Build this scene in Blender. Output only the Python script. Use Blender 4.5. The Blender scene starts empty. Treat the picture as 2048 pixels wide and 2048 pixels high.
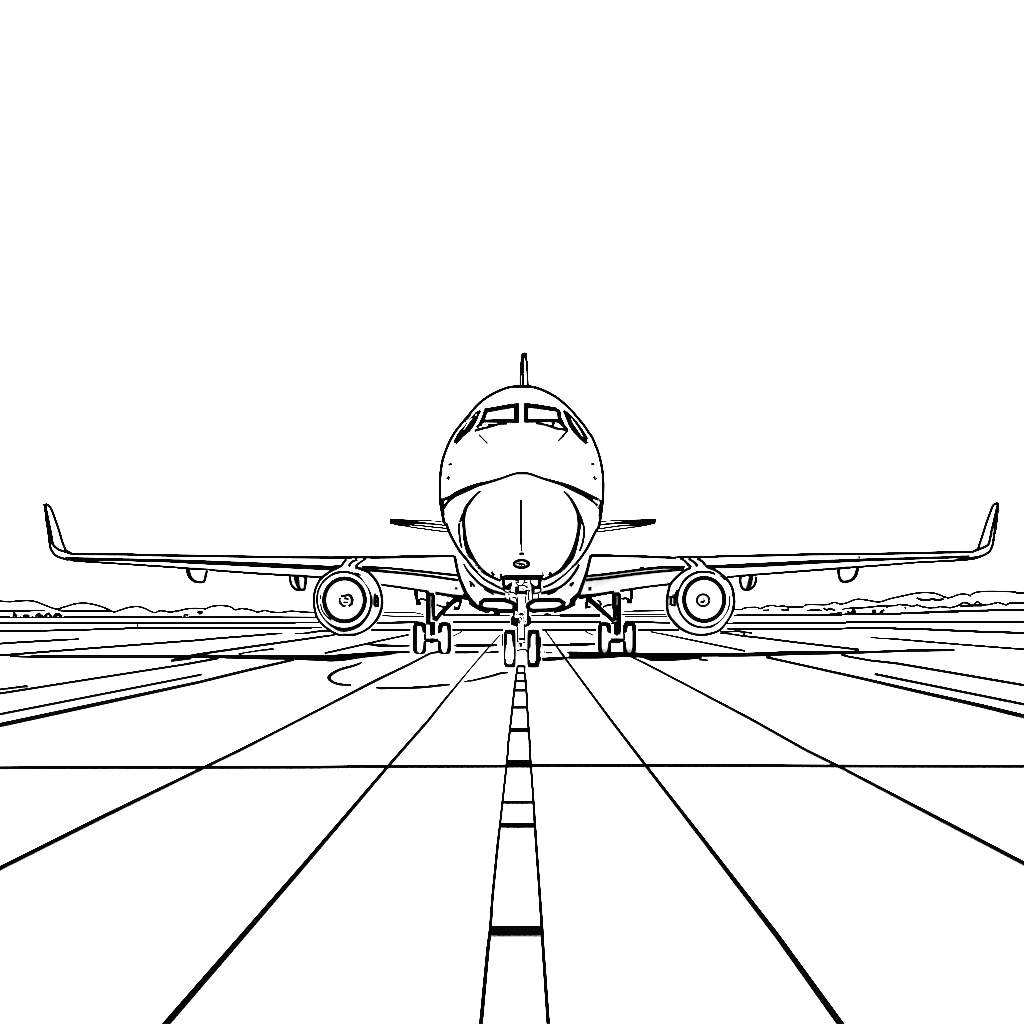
import bpy, math, random
from mathutils import Vector
from mathutils.bvhtree import BVHTree
random.seed(3)
sc = bpy.context.scene
R = math.radians

# ------------------------------------------------------------------ camera
CX, HY, FP, CAM_H = 1043.5, 1209.5, 3689.0, 1.025     # principal point, focal length (of a 2048 px frame), eye height
cam = bpy.data.cameras.new("camera"); camo = bpy.data.objects.new("camera", cam)
sc.collection.objects.link(camo); sc.camera = camo
camo.location = (0, 0, CAM_H); camo.rotation_euler = (R(90), 0, 0)
cam.sensor_width = 36; cam.lens = 36 * FP / 2048
cam.shift_x = -(CX - 1024) / 2048; cam.shift_y = (HY - 1024) / 2048
cam.clip_start = 0.1; cam.clip_end = 6000

# ------------------------------------------------------------------ bright overcast daylight
w = bpy.data.worlds.new("World"); sc.world = w; w.use_nodes = True
nt = w.node_tree; nt.nodes.clear()
sky = nt.nodes.new("ShaderNodeTexSky"); sky.sky_type = 'NISHITA'; sky.sun_disc = False
sky.sun_elevation = R(50); sky.sun_rotation = R(180); sky.dust_density = 1
hs = nt.nodes.new("ShaderNodeHueSaturation"); hs.inputs['Saturation'].default_value = 0.0
bg = nt.nodes.new("ShaderNodeBackground"); bg.inputs['Strength'].default_value = 0.12
wo = nt.nodes.new("ShaderNodeOutputWorld")
nt.links.new(sky.outputs[0], hs.inputs['Color']); 
cl = nt.nodes.new("ShaderNodeMixRGB"); cl.inputs[0].default_value = 0.9      # even white cloud over most of the sky
cl.inputs[2].default_value = (8.3, 8.3, 8.3, 1)
nt.links.new(hs.outputs[0], cl.inputs[1]); nt.links.new(cl.outputs[0], bg.inputs['Color'])
nt.links.new(bg.outputs[0], wo.inputs['Surface'])
sl = bpy.data.lights.new("sun", 'SUN'); sl.energy = 0.5; sl.angle = R(40); sl.color = (1, 1, 1)
so = bpy.data.objects.new("sun", sl); sc.collection.objects.link(so)
so.rotation_euler = (R(40), 0, 0)     # from behind the camera, high
sc.view_settings.view_transform = 'Standard'; sc.view_settings.look = 'None'
sc.view_settings.exposure = 2.85; sc.view_settings.gamma = 1
sc.cycles.pixel_filter_type = 'BOX'; sc.cycles.filter_width = 1.0
sc.cycles.max_bounces = 8; sc.cycles.diffuse_bounces = 8
try: sc.cycles.use_denoising = True
except Exception: pass

# ------------------------------------------------------------------ materials
def mat(name, a, b, scale, rough=0.9, spec=0.0):
    m = bpy.data.materials.new(name); m.use_nodes = True
    n = m.node_tree; p = n.nodes['Principled BSDF']
    p.inputs['Roughness'].default_value = rough; p.inputs['Specular IOR Level'].default_value = spec
    t = n.nodes.new('ShaderNodeTexCoord'); z = n.nodes.new('ShaderNodeTexNoise'); z.inputs['Scale'].default_value = scale
    r = n.nodes.new('ShaderNodeValToRGB')
    r.color_ramp.elements[0].color = (a, a, a, 1); r.color_ramp.elements[1].color = (b, b, b, 1)
    n.links.new(t.outputs['Object'], z.inputs['Vector']); n.links.new(z.outputs[0], r.inputs[0])
    n.links.new(r.outputs[0], p.inputs['Base Color'])
    return m
PAINT = mat('white_paint', .90, .93, 2.0)
CONC = mat('white_concrete', .89, .92, 0.3)
GRASS = mat('pale_field', .89, .92, 0.05)
GLASS = mat('pale_glass', .90, .93, 1.0)
LEAF = mat('pale_foliage', .88, .92, 0.4)
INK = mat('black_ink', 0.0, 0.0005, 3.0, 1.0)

# ------------------------------------------------------------------ tracing helpers: frames are the enlargements the drawing was measured in
FR = dict(A=(860, 690, 370), B=(860, 1030, 370), C=(600, 1080, 360), D=(1140, 1080, 360), E=(60, 980, 360),
          F=(1688, 980, 360), G=(0, 1080, 400), H=(360, 1060, 300), I=(1440, 1060, 300), J=(1648, 1080, 400),
          K=(940, 1130, 210), L=(760, 1020, 140), M=(1180, 1020, 140), N=(940, 1320, 200), O=(840, 1500, 400),
          P=(0, 1500, 1024), Q=(1024, 1500, 1024), X=(0, 0, 1932))
def z(fr, *pts, w=4.0):
    x0, y0, s = FR[fr]; k = s / 1932.0
    return [(x0 + p[0] * k, y0 + p[1] * k, (p[2] if len(p) > 2 else w)) for p in pts]
def smooth(pts, closed=False, n=5):
    out = []; m = len(pts)
    if m < 3: return pts
    for i in range(m if closed else m - 1):
        if closed: a, b, c, d = pts[(i - 1) % m], pts[i], pts[(i + 1) % m], pts[(i + 2) % m]
        else: a, b, c, d = pts[max(i - 1, 0)], pts[i], pts[i + 1], pts[min(i + 2, m - 1)]
        for j in range(n):
            t = j / n; q = []
            for k in range(3):
                v = 0.5 * (2 * b[k] + (c[k] - a[k]) * t + (2 * a[k] - 5 * b[k] + 4 * c[k] - d[k]) * t * t + (3 * b[k] - a[k] - 3 * c[k] + d[k]) * t ** 3)
                if k == 2: v = b[k] + (c[k] - b[k]) * t
                q.append(v)
            out.append(tuple(q))
    if not closed: out.append(pts[-1])
    return out
def dens(pts, step, closed=False):
    out = []; m = len(pts)
    for i in range(m if closed else m - 1):
        a, b = pts[i], pts[(i + 1) % m]
        k = max(1, int(math.hypot(b[0] - a[0], b[1] - a[1]) / step))
        for j in range(k):
            t = j / k; out.append(tuple(a[q] + (b[q] - a[q]) * t for q in range(3)))
    if not closed: out.append(pts[-1])
    return out
def W3(px, py, Y): return Vector(((px - CX) * Y / FP, Y, CAM_H - (py - HY) * Y / FP))
WADD = 2.2
class Surf:                      # where traced points land: a depth, the ground, or a body
    def __init__(s, depth=None, bvh=None, ground=False, lift=0.02, thick=0.03):
        s.depth, s.bvh, s.ground, s.lift, s.thick = depth, bvh, ground, lift, thick
    def at(s, px, py):
        if s.ground:
            Y = CAM_H * FP / max(py - HY, 6.5)
            Y *= (CAM_H - s.lift) / CAM_H
            p = W3(px, py, Y); return p, p + Vector((0, 0, -0.003))
        if s.bvh:
            o = Vector((0, 0, CAM_H)); d = (W3(px, py, 30) - o).normalized()
            best = None
            for b in s.bvh:
                h = b.ray_cast(o, d)
                if h[0] is not None and (best is None or h[3] < best): best = h[3]
            if best is not None:
                p = o + d * (best - s.lift); return p, o + d * (best + 0.01)
        Y = s.depth(px, py) if callable(s.depth) else s.depth
        p = W3(px, py, Y); return p, W3(px, py, Y + s.thick)

class MB:
    def __init__(s): s.v, s.f, s.m = [], [], []
    def add(s, vs, fs, mi=0):
        o = len(s.v); s.v += [Vector(v) for v in vs]; s.f += [tuple(o + i for i in f) for f in fs]; s.m += [mi] * len(fs)
    def loft(s, rings, closed=True, capa=True, capb=True, mi=0):
        n = len(rings[0]); vs = [p for r in rings for p in r]; fs = []
        for i in range(len(rings) - 1):
            for j in range(n if closed else n - 1):
                k = (j + 1) % n; fs.append((i * n + j, i * n + k, (i + 1) * n + k, (i + 1) * n + j))
        if capa: fs.append(tuple(range(n - 1, -1, -1)))
        if capb: fs.append(tuple((len(rings) - 1) * n + j for j in range(n)))
        s.add(vs, fs, mi)
    def bvh(s):
        return BVHTree.FromPolygons([tuple(v) for v in s.v], s.f)
    def ink(s, pts, surf, closed=False, sm=False, step=None, wadd=None, mi=1):
        if sm: pts = smooth(pts, closed)
        if step is None: step = 8 if surf.bvh else (25 if callable(surf.depth) else 400)
        pts = dens(pts, step, closed)
        m = len(pts); wa = (1.8 if surf.ground and min(q[2] for q in pts) > 2.6 else 1.35 if surf.ground else WADD) if wadd is None else wadd
        Ls, Rs, cr = [], [], []
        for i, p in enumerate(pts):
            a = pts[(i - 1) % m] if (closed or i) else p
            b = pts[(i + 1) % m] if (closed or i < m - 1) else p
            def nrm(u, v):
                dx, dy = v[0] - u[0], v[1] - u[1]; l = math.hypot(dx, dy)
                return (-dy / l, dx / l) if l > 1e-6 else None
            n1, n2 = nrm(a, p), nrm(p, b)
            n1 = n1 or n2; n2 = n2 or n1
            nx, ny = n1[0] + n2[0], n1[1] + n2[1]; l = math.hypot(nx, ny)
            if l < 0.3: nx, ny, l = n2[0], n2[1], 1
            nx, ny = nx / l, ny / l
            c = max(0.5, nx * n1[0] + ny * n1[1]); h = (p[2] + wa * (1 - .05 * max(0, min(p[2] - 4, 5)))) / 2 / c
            if surf.bvh:
                cr.append([surf.at(p[0] + nx * h * (1 - .5 * q), p[1] + ny * h * (1 - .5 * q)) for q in range(5)]); continue
            Ls.append(surf.at(p[0] + nx * h, p[1] + ny * h)); Rs.append(surf.at(p[0] - nx * h, p[1] - ny * h))
        if surf.bvh:
            vs, fs = [], []
            for row in cr: vs += [q[0] for q in row] + [row[4][1], row[0][1]]
            for i in range(m if closed else m - 1):
                o, q = 7 * i, 7 * ((i + 1) % m)
                for k in range(7):
                    k2 = (k + 1) % 7; fs.append((o + k, q + k, q + k2, o + k2))
            if not closed: fs += [tuple(range(7)), tuple(7 * (m - 1) + k for k in range(6, -1, -1))]
            s.add(vs, fs, mi); return
        vs, fs = [], []
        for l, r in zip(Ls, Rs): vs += [l[0], r[0], l[1], r[1]]
        for i in range(m if closed else m - 1):
            o, q = 4 * i, 4 * ((i + 1) % m)
            if surf.ground: fs.append((o, q, q + 1, o + 1)); continue
            fs += [(o, q, q + 1, o + 1), (o + 2, o + 3, q + 3, q + 2), (o, o + 2, q + 2, q), (o + 1, q + 1, q + 3, o + 3)]
        if not closed and not surf.ground: fs += [(0, 1, 3, 2), (4 * m - 4, 4 * m - 2, 4 * m - 1, 4 * m - 3)]
        s.add(vs, fs, mi)
    def fill(s, pts, surf, mi=1):           # small solid patch
        n = len(pts); f, b = zip(*[surf.at(p[0], p[1]) for p in pts])
        fs = [tuple(range(n))]
        if not surf.ground:
            if mi == 1: s.ink([(p[0], p[1], 0) for p in pts], surf, closed=True, wadd=1.5)
            fs.append(tuple(range(2 * n - 1, n - 1, -1))); fs += [(i, n + i, n + (i + 1) % n, (i + 1) % n) for i in range(n)]
        s.add(list(f) + list(b), fs, mi)
    def build(s, name, parent=None, base=(0, 0, 0), mats=None, smooth_body=True):
        b = Vector(base)
        me = bpy.data.meshes.new(name); me.from_pydata([tuple(v - b) for v in s.v], [], s.f); me.update()
        for m in (mats or [PAINT]) : me.materials.append(m)
        me.materials.append(INK)
        for p, mi in zip(me.polygons, s.m): p.material_index = mi
        o = bpy.data.objects.new(name, me); sc.collection.objects.link(o)
        if parent is None: o.location = b
        else: o.parent = parent
        return o
def ell(cx, cy, rx, ry, n=48, w=4.0, a0=0, a1=360):
    full = abs(a1 - a0) >= 360
    m = n if full else n + 1
    return [(cx + rx * math.cos(R(a0 + (a1 - a0) * i / n)), cy + ry * math.sin(R(a0 + (a1 - a0) * i / n)), w) for i in range(m)]
def struct(mb, name, mats, label):
    o = mb.build(name, mats=mats); o['kind'] = 'structure'; o['label'] = label; o['category'] = name.replace('_', ' '); return o
def tag(o, label, cat, group=None, kind=None):
    o['label'] = label; o['category'] = cat
    if group: o['group'] = group
    if kind: o['kind'] = kind

# ================================================================== SETTING
g = MB(); S = 5000
g.add([(-S, -200, 0), (S, -200, 0), (S, S, 0), (-S, S, 0)], [(0, 1, 2, 3)])
struct(g, 'ground', [GRASS], 'flat pale field around and beyond the runway')
g = MB(); g.add([(-60, -60, .004), (60, -60, .004), (60, 74, .004), (-60, 74, .004)], [(0, 1, 2, 3)])
struct(g, 'runway', [CONC], 'pale paved runway the aeroplane stands on')

GS = Surf(ground=True, lift=0.010)
# far edges of the pavement and of the field
e = MB()
for ln in [z('G', (-60, 743), (1850, 743)) + z('H', (300, 1120), (640, 1120), (1000, 1122, 3), (1770, 1125, 3)),
           z('C', (0, 830, 2), (180, 830, 2)), z('C', (850, 812, 2), (1200, 822, 3), (1340, 822, 2)),
           z('C', (850, 775, 2), (1220, 778, 2), (1330, 800, 2)),
           z('B', (130, 1044, 3.5), (540, 1044, 3.5), (840, 1048, 2)), z('B', (1055, 1048, 2), (1350, 1048, 3)), z('B', (1350, 1048, 5), (1780, 1048, 5)),
           z('D', (555, 798, 2), (700, 797, 2), (1050, 797, 2)), z('D', (590, 820, 2), (1060, 822, 2)), z('D', (580, 768, 2), (700, 762, 3), (1040, 758, 3)),
           z('I', (170, 1100, 2), (240, 1095), (1580, 1095)),
           z('G', (-60, 802), (1850, 802)) + z('H', (300, 1197), (1480, 1197), (1500, 1192, 2.5), (1790, 1190, 2.5)),
           z('C', (0, 886, 2), (200, 886, 2)), z('C', (815, 890, 3), (1000, 886, 4), (1200, 882, 4), (1320, 885, 3)),
           z('B', (240, 1117, 3.5), (840, 1117, 3.5)), z('B', (1055, 1117, 3.5), (1790, 1117, 3.5)),
           z('D', (590, 878, 2), (720, 880), (1080, 888, 4)),
           z('I', (80, 1205, 2), (220, 1197), (1610, 1197), (1630, 1188), (1932, 1185)) + z('J', (500, 792), (2000, 792)),
           z('G', (-60, 878), (380, 876), (820, 866), (1200, 854), (1260, 850), (1850, 850)) + z('H', (300, 1262), (1690, 1262), (1700, 1255, 2), (1830, 1255, 2)),
           z('C', (0, 943, 3), (235, 938, 2)), z('C', (760, 965, 3.5), (1190, 965, 3.5)),
           z('B', (230, 1203, 3), (770, 1200, 3.5)), z('B', (1170, 1200, 3), (1740, 1201, 3.5)),
           z('D', (730, 965, 3), (1175, 967, 3.5)),
           z('I', (90, 1270, 3), (200, 1275), (1490, 1275), (1620, 1265, 3), (1800, 1262)) + z('J', (600, 848), (730, 857), (940, 860), (1230, 873), (1490, 884), (1790, 893), (2000, 900)),
           z('G', (1328, 810, 2), (1328, 845, 2))]:
    e.ink(ln, GS)
struct(e, 'field_boundary', [CONC], 'dark level edges of pavement and field strips behind the aeroplane')

j = MB()
for ln in [z('G', (-60, 1004, 4), (190, 987), (460, 972), (620, 963), (765, 955, 2.5)),
           z('G', (-60, 1118), (500, 1074), (900, 1043), (1310, 1012), (1800, 975)) + z('H', (100, 1430), (500, 1393), (900, 1362), (1190, 1338), (1325, 1332, 2)),
           z('H', (1480, 1332, 2), (1600, 1332, 4), (1690, 1318), (1780, 1305), (1932, 1300)),
           z('G', (-60, 1490, 3.5), (900, 1338, 3.5), (1800, 1198, 3.5)) + z('H', (100, 1722), (500, 1650, 3.5)),
           z('H', (0, 1650, 6), (230, 1600), (850, 1510), (1200, 1462), (1932, 1358, 3.5)) + z('C', (375, 1020, 3)),
           z('H', (750, 1600, 4), (830, 1580, 2.5), (1060, 1545, 3), (1210, 1530, 4)),
           z('G', (-60, 1450, 3), (270, 1408, 3.5)),
           z('G', (-60, 1692), (900, 1504), (1932, 1302)) + z('H', (285, 1860, 2.5)),
           z('G', (-60, 1798, 8), (900, 1592, 7), (1932, 1370, 5)) + z('H', (325, 1938, 5), (900, 1798, 5), (1470, 1668, 4)),
           z('C', (260, 1215, 3.5), (640, 1130, 3.5), (860, 1080, 3.5), (1170, 1015, 3)),
           z('D', (860, 985, 2), (1000, 1010, 3), (1300, 1072, 3.5), (1880, 1190, 3.5)),
           z('I', (590, 1635), (1200, 1770), (1870, 1920, 5)) + z('J', (900, 1460, 6), (1500, 1595, 7), (2000, 1718, 8)),
           z('I', (0, 1308, 2), (240, 1308, 3), (420, 1325, 4)), z('I', (0, 1332, 2.5), (130, 1337, 3), (300, 1365), (460, 1380), (1000, 1448), (1800, 1540)),
           z('I', (310, 1330, 5), (310, 1355, 5)),
           z('I', (1560, 1600), (1620, 1622, 3.5), (1932, 1678, 3.5)) + z('J', (700, 1190), (1300, 1292), (2000, 1412)),
           z('J', (445, 942, 2), (700, 957, 3.5), (1300, 1007, 3.5), (2000, 1060, 3.5)), z('J', (485, 1292), (1932, 1585), (2000, 1599)),
           z('B', (340, 1215, 2), (235, 1268, 2)), z('B', (1620, 1215, 2), (1710, 1258, 2)),
           z('K', (565, 1275, 2), (330, 1530, 2.5), (0, 1915, 2.5)) + z('B', (150, 1932, 4.5)) + z('C', (1380, 1932, 5)) + z('P', (1465, 60, 6), (1150, 430, 9), (600, 1064, 14)),
           z('B', (1200, 1200, 2.5), (1300, 1340, 3), (1400, 1480, 4), (1735, 1932, 4.5)) + z('D', (440, 1932, 5)) + z('Q', (510, 65, 6), (700, 310, 8), (1000, 700, 11), (1262, 1064, 14)),
           z('C', (1490, 1197, 3), (1400, 1215, 3), (1170, 1335, 4), (830, 1498, 5), (0, 1925, 4)) + z('P', (905, 0, 5), (770, 65, 5), (400, 245, 7), (-40, 465, 8)),
           z('D', (630, 1240, 2.5), (800, 1320, 4), (1260, 1560, 4), (1932, 1915, 5)) + z('Q', (1110, 0, 5), (1235, 62, 5), (1600, 253, 7), (1980, 452, 8)),
           z('P', (-40, 66, 4), (700, 65), (1330, 62), (1880, 59)) + z('Q', (86, 58, 4), (850, 58), (2000, 60, 4))]:
    j.ink(ln, GS)
struct(j, 'pavement_joint', [CONC], 'black joints running along and across the pavement')

c = MB()
c.ink(z('N', (920, 105, 3), (900, 250, 3.5), (880, 390), (860, 540), (840, 720), (820, 900), (790, 1180), (765, 1400), (735, 1640)) +
      z('O', (850, 0), (838, 130), (800, 470, 4), (775, 700, 4), (752, 900, 5), (700, 1420, 5), (680, 1720, 6), (655, 1932, 7)) + z('P', (1812, 1064, 8)), GS)
c.ink(z('N', (1055, 105, 3), (1055, 240, 3), (1075, 400), (1092, 640), (1105, 900), (1130, 1300), (1150, 1550)) +
      z('O', (1060, 0), (1072, 160), (1095, 480, 4), (1110, 720, 5), (1125, 950, 5), (1150, 1300, 5), (1178, 1720, 6), (1190, 1932, 6)) + z('Q', (139, 1064, 7)), GS)
for fr, y, a, b, ww in [('N', 115, 910, 1060, 4), ('N', 250, 900, 1060, 4), ('N', 402, 880, 1065, 4.5), ('N', 580, 860, 1080, 4), ('N', 907, 830, 1100, 4),
                        ('N', 1352, 770, 1150, 7), ('O', 130, 835, 1075, 13), ('O', 502, 805, 1095, 4), ('O', 724, 775, 1110, 7.5), ('O', 1743, 675, 1180, 18)]:
    c.ink(z(fr, (a, y, ww), (b, y, ww)), GS)
struct(c, 'centreline_marking', [CONC], 'white outlined centreline blocks running to the nose wheel')

t = MB(); TS = Surf(ground=True, lift=0.012)  # aeroplane's shadow painted as black ground bands, plus curved strokes
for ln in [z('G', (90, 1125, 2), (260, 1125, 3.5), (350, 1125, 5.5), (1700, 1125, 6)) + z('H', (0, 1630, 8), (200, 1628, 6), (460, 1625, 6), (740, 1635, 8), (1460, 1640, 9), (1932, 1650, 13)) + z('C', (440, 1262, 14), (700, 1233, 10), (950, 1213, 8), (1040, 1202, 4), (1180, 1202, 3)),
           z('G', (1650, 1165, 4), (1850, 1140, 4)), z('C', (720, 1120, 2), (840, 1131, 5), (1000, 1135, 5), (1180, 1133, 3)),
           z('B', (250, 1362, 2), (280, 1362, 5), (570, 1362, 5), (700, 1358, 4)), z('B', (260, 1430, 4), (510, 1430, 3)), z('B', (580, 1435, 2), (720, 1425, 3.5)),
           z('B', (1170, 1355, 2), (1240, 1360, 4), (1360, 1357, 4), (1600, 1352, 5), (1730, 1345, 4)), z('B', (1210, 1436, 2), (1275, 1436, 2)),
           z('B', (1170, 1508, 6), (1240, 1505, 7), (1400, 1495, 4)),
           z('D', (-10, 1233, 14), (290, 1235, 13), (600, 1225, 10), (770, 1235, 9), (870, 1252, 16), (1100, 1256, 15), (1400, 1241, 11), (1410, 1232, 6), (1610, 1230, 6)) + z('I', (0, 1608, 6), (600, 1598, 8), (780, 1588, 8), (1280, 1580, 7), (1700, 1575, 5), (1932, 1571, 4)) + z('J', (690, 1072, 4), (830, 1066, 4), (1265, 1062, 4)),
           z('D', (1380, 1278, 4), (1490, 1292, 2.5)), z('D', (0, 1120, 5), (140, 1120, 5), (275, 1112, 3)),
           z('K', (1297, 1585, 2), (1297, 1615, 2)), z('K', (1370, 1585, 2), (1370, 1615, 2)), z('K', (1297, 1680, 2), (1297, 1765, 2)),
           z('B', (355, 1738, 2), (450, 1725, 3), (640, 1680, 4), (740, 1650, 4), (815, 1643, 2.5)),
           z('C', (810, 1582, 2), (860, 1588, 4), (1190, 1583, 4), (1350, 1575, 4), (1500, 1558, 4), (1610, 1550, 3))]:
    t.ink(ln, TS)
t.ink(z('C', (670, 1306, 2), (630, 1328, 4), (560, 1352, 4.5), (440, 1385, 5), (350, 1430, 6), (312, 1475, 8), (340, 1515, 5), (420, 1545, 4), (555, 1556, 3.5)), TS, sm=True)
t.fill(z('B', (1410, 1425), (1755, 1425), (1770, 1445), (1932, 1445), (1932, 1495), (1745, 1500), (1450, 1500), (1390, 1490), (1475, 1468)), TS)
struct(t, 'painted_shadow_and_stroke', [CONC], 'wing shadow painted as broad black bands, with curved strokes, on the pavement')

# ---------------------------------------------------------------- hills and tree lines
def ridge(name, px, Y, front, back, label, kind, mats, extra=(), sm=True, closed_w=4):
    mb = MB(); q = smooth(px) if sm else px
    q = dens(q, 14)
    r0, r1, r2, r3 = [], [], [], []
    for p in q:
        k = W3(p[0], p[1] + p[2] / 2, Y); zt = max(k.z, .02)
        Ym = front + (Y - front) * .6; r0.append(Vector((k.x * front / Y, front, -0.02))); r1.append(Vector((k.x * Ym / Y, Ym, zt * .58)))
        r2.append(Vector((k.x, Y, zt))); r3.append(Vector((k.x, back, -0.02)))
    mb.loft([r0, r1, r2, r3], closed=False, capa=False, capb=False)
    mb.ink(px, Surf(depth=Y - .2, thick=.6), sm=sm)
    for ex in extra: mb.ink(ex, Surf(depth=front - .3, thick=.2))
    o = mb.build(name, mats=mats)
    if kind == 'structure': o['kind'] = 'structure'; o['label'] = label; o['category'] = name
    else: tag(o, label, 'tree line', kind='stuff')
    return o
ridge('hill', z('G', (-80, 588), (90, 598), (190, 590), (280, 588), (350, 600), (440, 635), (540, 668), (620, 650), (720, 620), (800, 613), (870, 618), (960, 640), (1040, 670), (1100, 697), (1160, 680), (1240, 655), (1330, 645), (1400, 665), (1490, 705), (1550, 685), (1640, 698), (1700, 690)) +
      z('H', (0, 1040), (120, 1015), (290, 1015), (330, 1020), (400, 990), (515, 975), (640, 990), (710, 1030), (800, 1015), (920, 1035), (1000, 1060), (1090, 1040), (1180, 1060), (1300, 1066), (1430, 1050), (1620, 1062), (1750, 1075)) + z('C', (400, 850)),
      215, 175, 280, 'low rolling hills beyond the field, left of the aeroplane', 'structure', [GRASS],
      extra=[z('G', (-40, 685), (150, 685), (440, 680, 2)), z('G', (560, 680, 2), (620, 685), (900, 685), (1080, 685, 2))])
ridge('hill', z('D', (1700, 790)) + z('I', (180, 1035), (270, 1030), (330, 1005), (470, 1000), (520, 1015), (600, 985), (680, 975), (740, 990), (810, 980), (870, 992), (1070, 992), (1120, 965), (1370, 965), (1440, 945), (1480, 937), (1550, 955), (1640, 940), (1740, 900), (1850, 900)) +
      z('J', (530, 600), (640, 570), (760, 543), (880, 518), (980, 510), (1080, 520), (1180, 558), (1230, 555), (1310, 528), (1390, 530), (1410, 548), (1440, 520), (1530, 500), (1820, 502), (1860, 512), (2000, 510)),
      330, 215, 420, 'higher rolling hills beyond the field, right of the aeroplane', 'structure', [GRASS],
      extra=[z('J', (890, 555, 3), (930, 575), (1010, 580), (1040, 570), (1100, 580), (1160, 570)), z('I', (545, 1035, 3), (610, 1035, 3), (640, 1022, 3)), z('I', (780, 1022, 3), (830, 1035, 3), (880, 1030, 3), (880, 1000, 3)),
             z('I', (1110, 1036, 2), (1240, 1030, 4), (1320, 1036, 2)), z('I', (1330, 1000, 3.5), (1350, 1020, 3.5), (1380, 1030, 3.5), (1400, 1015, 3.5), (1440, 1020, 3.5), (1470, 1030, 3.5), (1490, 1022, 3.5))])
ridge('treeline', z('J', (175, 682, 3), (200, 665), (400, 655), (540, 640), (700, 635), (720, 625), (800, 630), (850, 645), (900, 630), (950, 648), (1010, 657), (1090, 655), (1120, 645), (1220, 657), (1290, 640), (1320, 620), (1345, 607), (1380, 608), (1420, 630), (1450, 625), (1480, 597), (1530, 630), (1600, 625), (1680, 605), (1760, 630), (1800, 610), (2000, 608)),
      200, 178, 212, 'long uneven row of distant trees below the right hills', 'stuff', [LEAF], sm=False,
      extra=[z('J', (10, 726), (200, 721), (240, 713), (730, 713), (760, 706), (1010, 700), (1050, 694), (1300, 690), (1320, 684), (1580, 682), (1600, 677), (2000, 676)), z('J', (1310, 632), (1350, 640), (1440, 632), (1530, 632)), z('J', (775, 660, 3), (800, 650, 3)), z('J', (600, 645, 3), (625, 652, 3))])

# ---------------------------------------------------------------- bushes along the field edge
def bush(pts, Y, label, loops=()):
    mb = MB(); xs = [p[0] for p in pts]; cxp = sum(xs) / len(xs)
    base = W3(cxp, HY, Y); base.z = 0
    n = len(pts); rings = []
    top = [W3(p[0], p[1], Y) for p in pts]
    for dy, s in ((-1.2, .55), (0, 1), (1.2, .55)):
        r = []
        for v in top: r.append(Vector((base.x + (v.x - base.x) * s, v.y + dy, v.z * s)))
        r.append(Vector((base.x + (top[-1].x - base.x) * s, Y + dy, 0))); r.append(Vector((base.x + (top[0].x - base.x) * s, Y + dy, 0)))
        rings.append(r)
    mb.loft(rings)
    mb.ink(pts, Surf(depth=Y - 1.3, thick=.2))
    for l in loops: mb.ink(l, Surf(depth=Y - 1.4, thick=.2))
    o = mb.build('bush', base=base, mats=[LEAF]); tag(o, label, 'bush', 'bushes along the far field edge')
bush(z('G', (345, 742, 3), (355, 725, 4), (378, 712, 4), (395, 728, 4), (418, 742, 3)), 158, 'small dark bush, left one of the three close together under the left hill dip', [z('G', (365, 738, 3), (395, 738, 3))])
bush(z('G', (425, 742, 3), (445, 722, 4), (472, 710, 4), (490, 735, 4), (500, 745, 3)), 158, 'pointed dark bush, middle one of the three close together on the far left', [z('G', (440, 735, 4), (462, 735, 3))])
bush(z('G', (520, 742, 4), (535, 722, 5), (575, 722, 5), (600, 740, 4)), 158, 'flat-topped dark bush, right one of the three close together on the far left', [z('G', (530, 738, 5), (555, 738, 4))])
bush(z('G', (222, 742, 4), (235, 730, 4), (270, 730, 4), (285, 742, 4)), 158, 'low flat bush left of the three bushes that stand close together')
bush(z('G', (130, 742, 3), (130, 705, 3), (145, 718, 4), (165, 742, 4)), 158, 'narrow leaning bush nearest the left end of the field edge')
bush(z('G', (1780, 742, 4), (1785, 722, 4), (1812, 720, 3), (1800, 735, 3)), 158, 'tiny dark bush on the field edge below the outer end of the left wing')
bush(z('H', (235, 1075, 3), (238, 1052, 4), (275, 1052, 4), (295, 1075, 4)), 170, 'small round bush below the outer fairing of the left wing', [z('H', (240, 1075, 3), (290, 1075, 3))])
bush(z('J', (474, 708, 4), (478, 682, 4), (488, 682, 4), (491, 708, 4)), 180.5, 'upright stubby bush under the middle of the row of trees')
bush(z('J', (545, 708, 4), (550, 695, 4), (570, 682, 4), (585, 670, 3)), 180.5, 'leaning bush just right of the upright stubby one under the tree row')
bush(z('J', (255, 708, 3), (275, 688, 4), (286, 668, 3), (298, 690, 4), (302, 708, 3)), 180.5, 'spiky bush under the left end of the row of trees', [z('J', (222, 690, 2), (250, 690, 2))])

# ================================================================== AEROPLANE
BASE = Vector((0, 30, 0))
plane = bpy.data.objects.new('aeroplane', None); sc.collection.objects.link(plane); plane.location = BASE
tag(plane, 'white twin engine passenger jet seen head on, standing on the runway centreline', 'aeroplane')
def part(mb, name, parent=None, mats=None, label=None):
    o = mb.build(name, parent=parent or plane, base=BASE, mats=mats)
    if label: o['label'] = label
    return o

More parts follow.
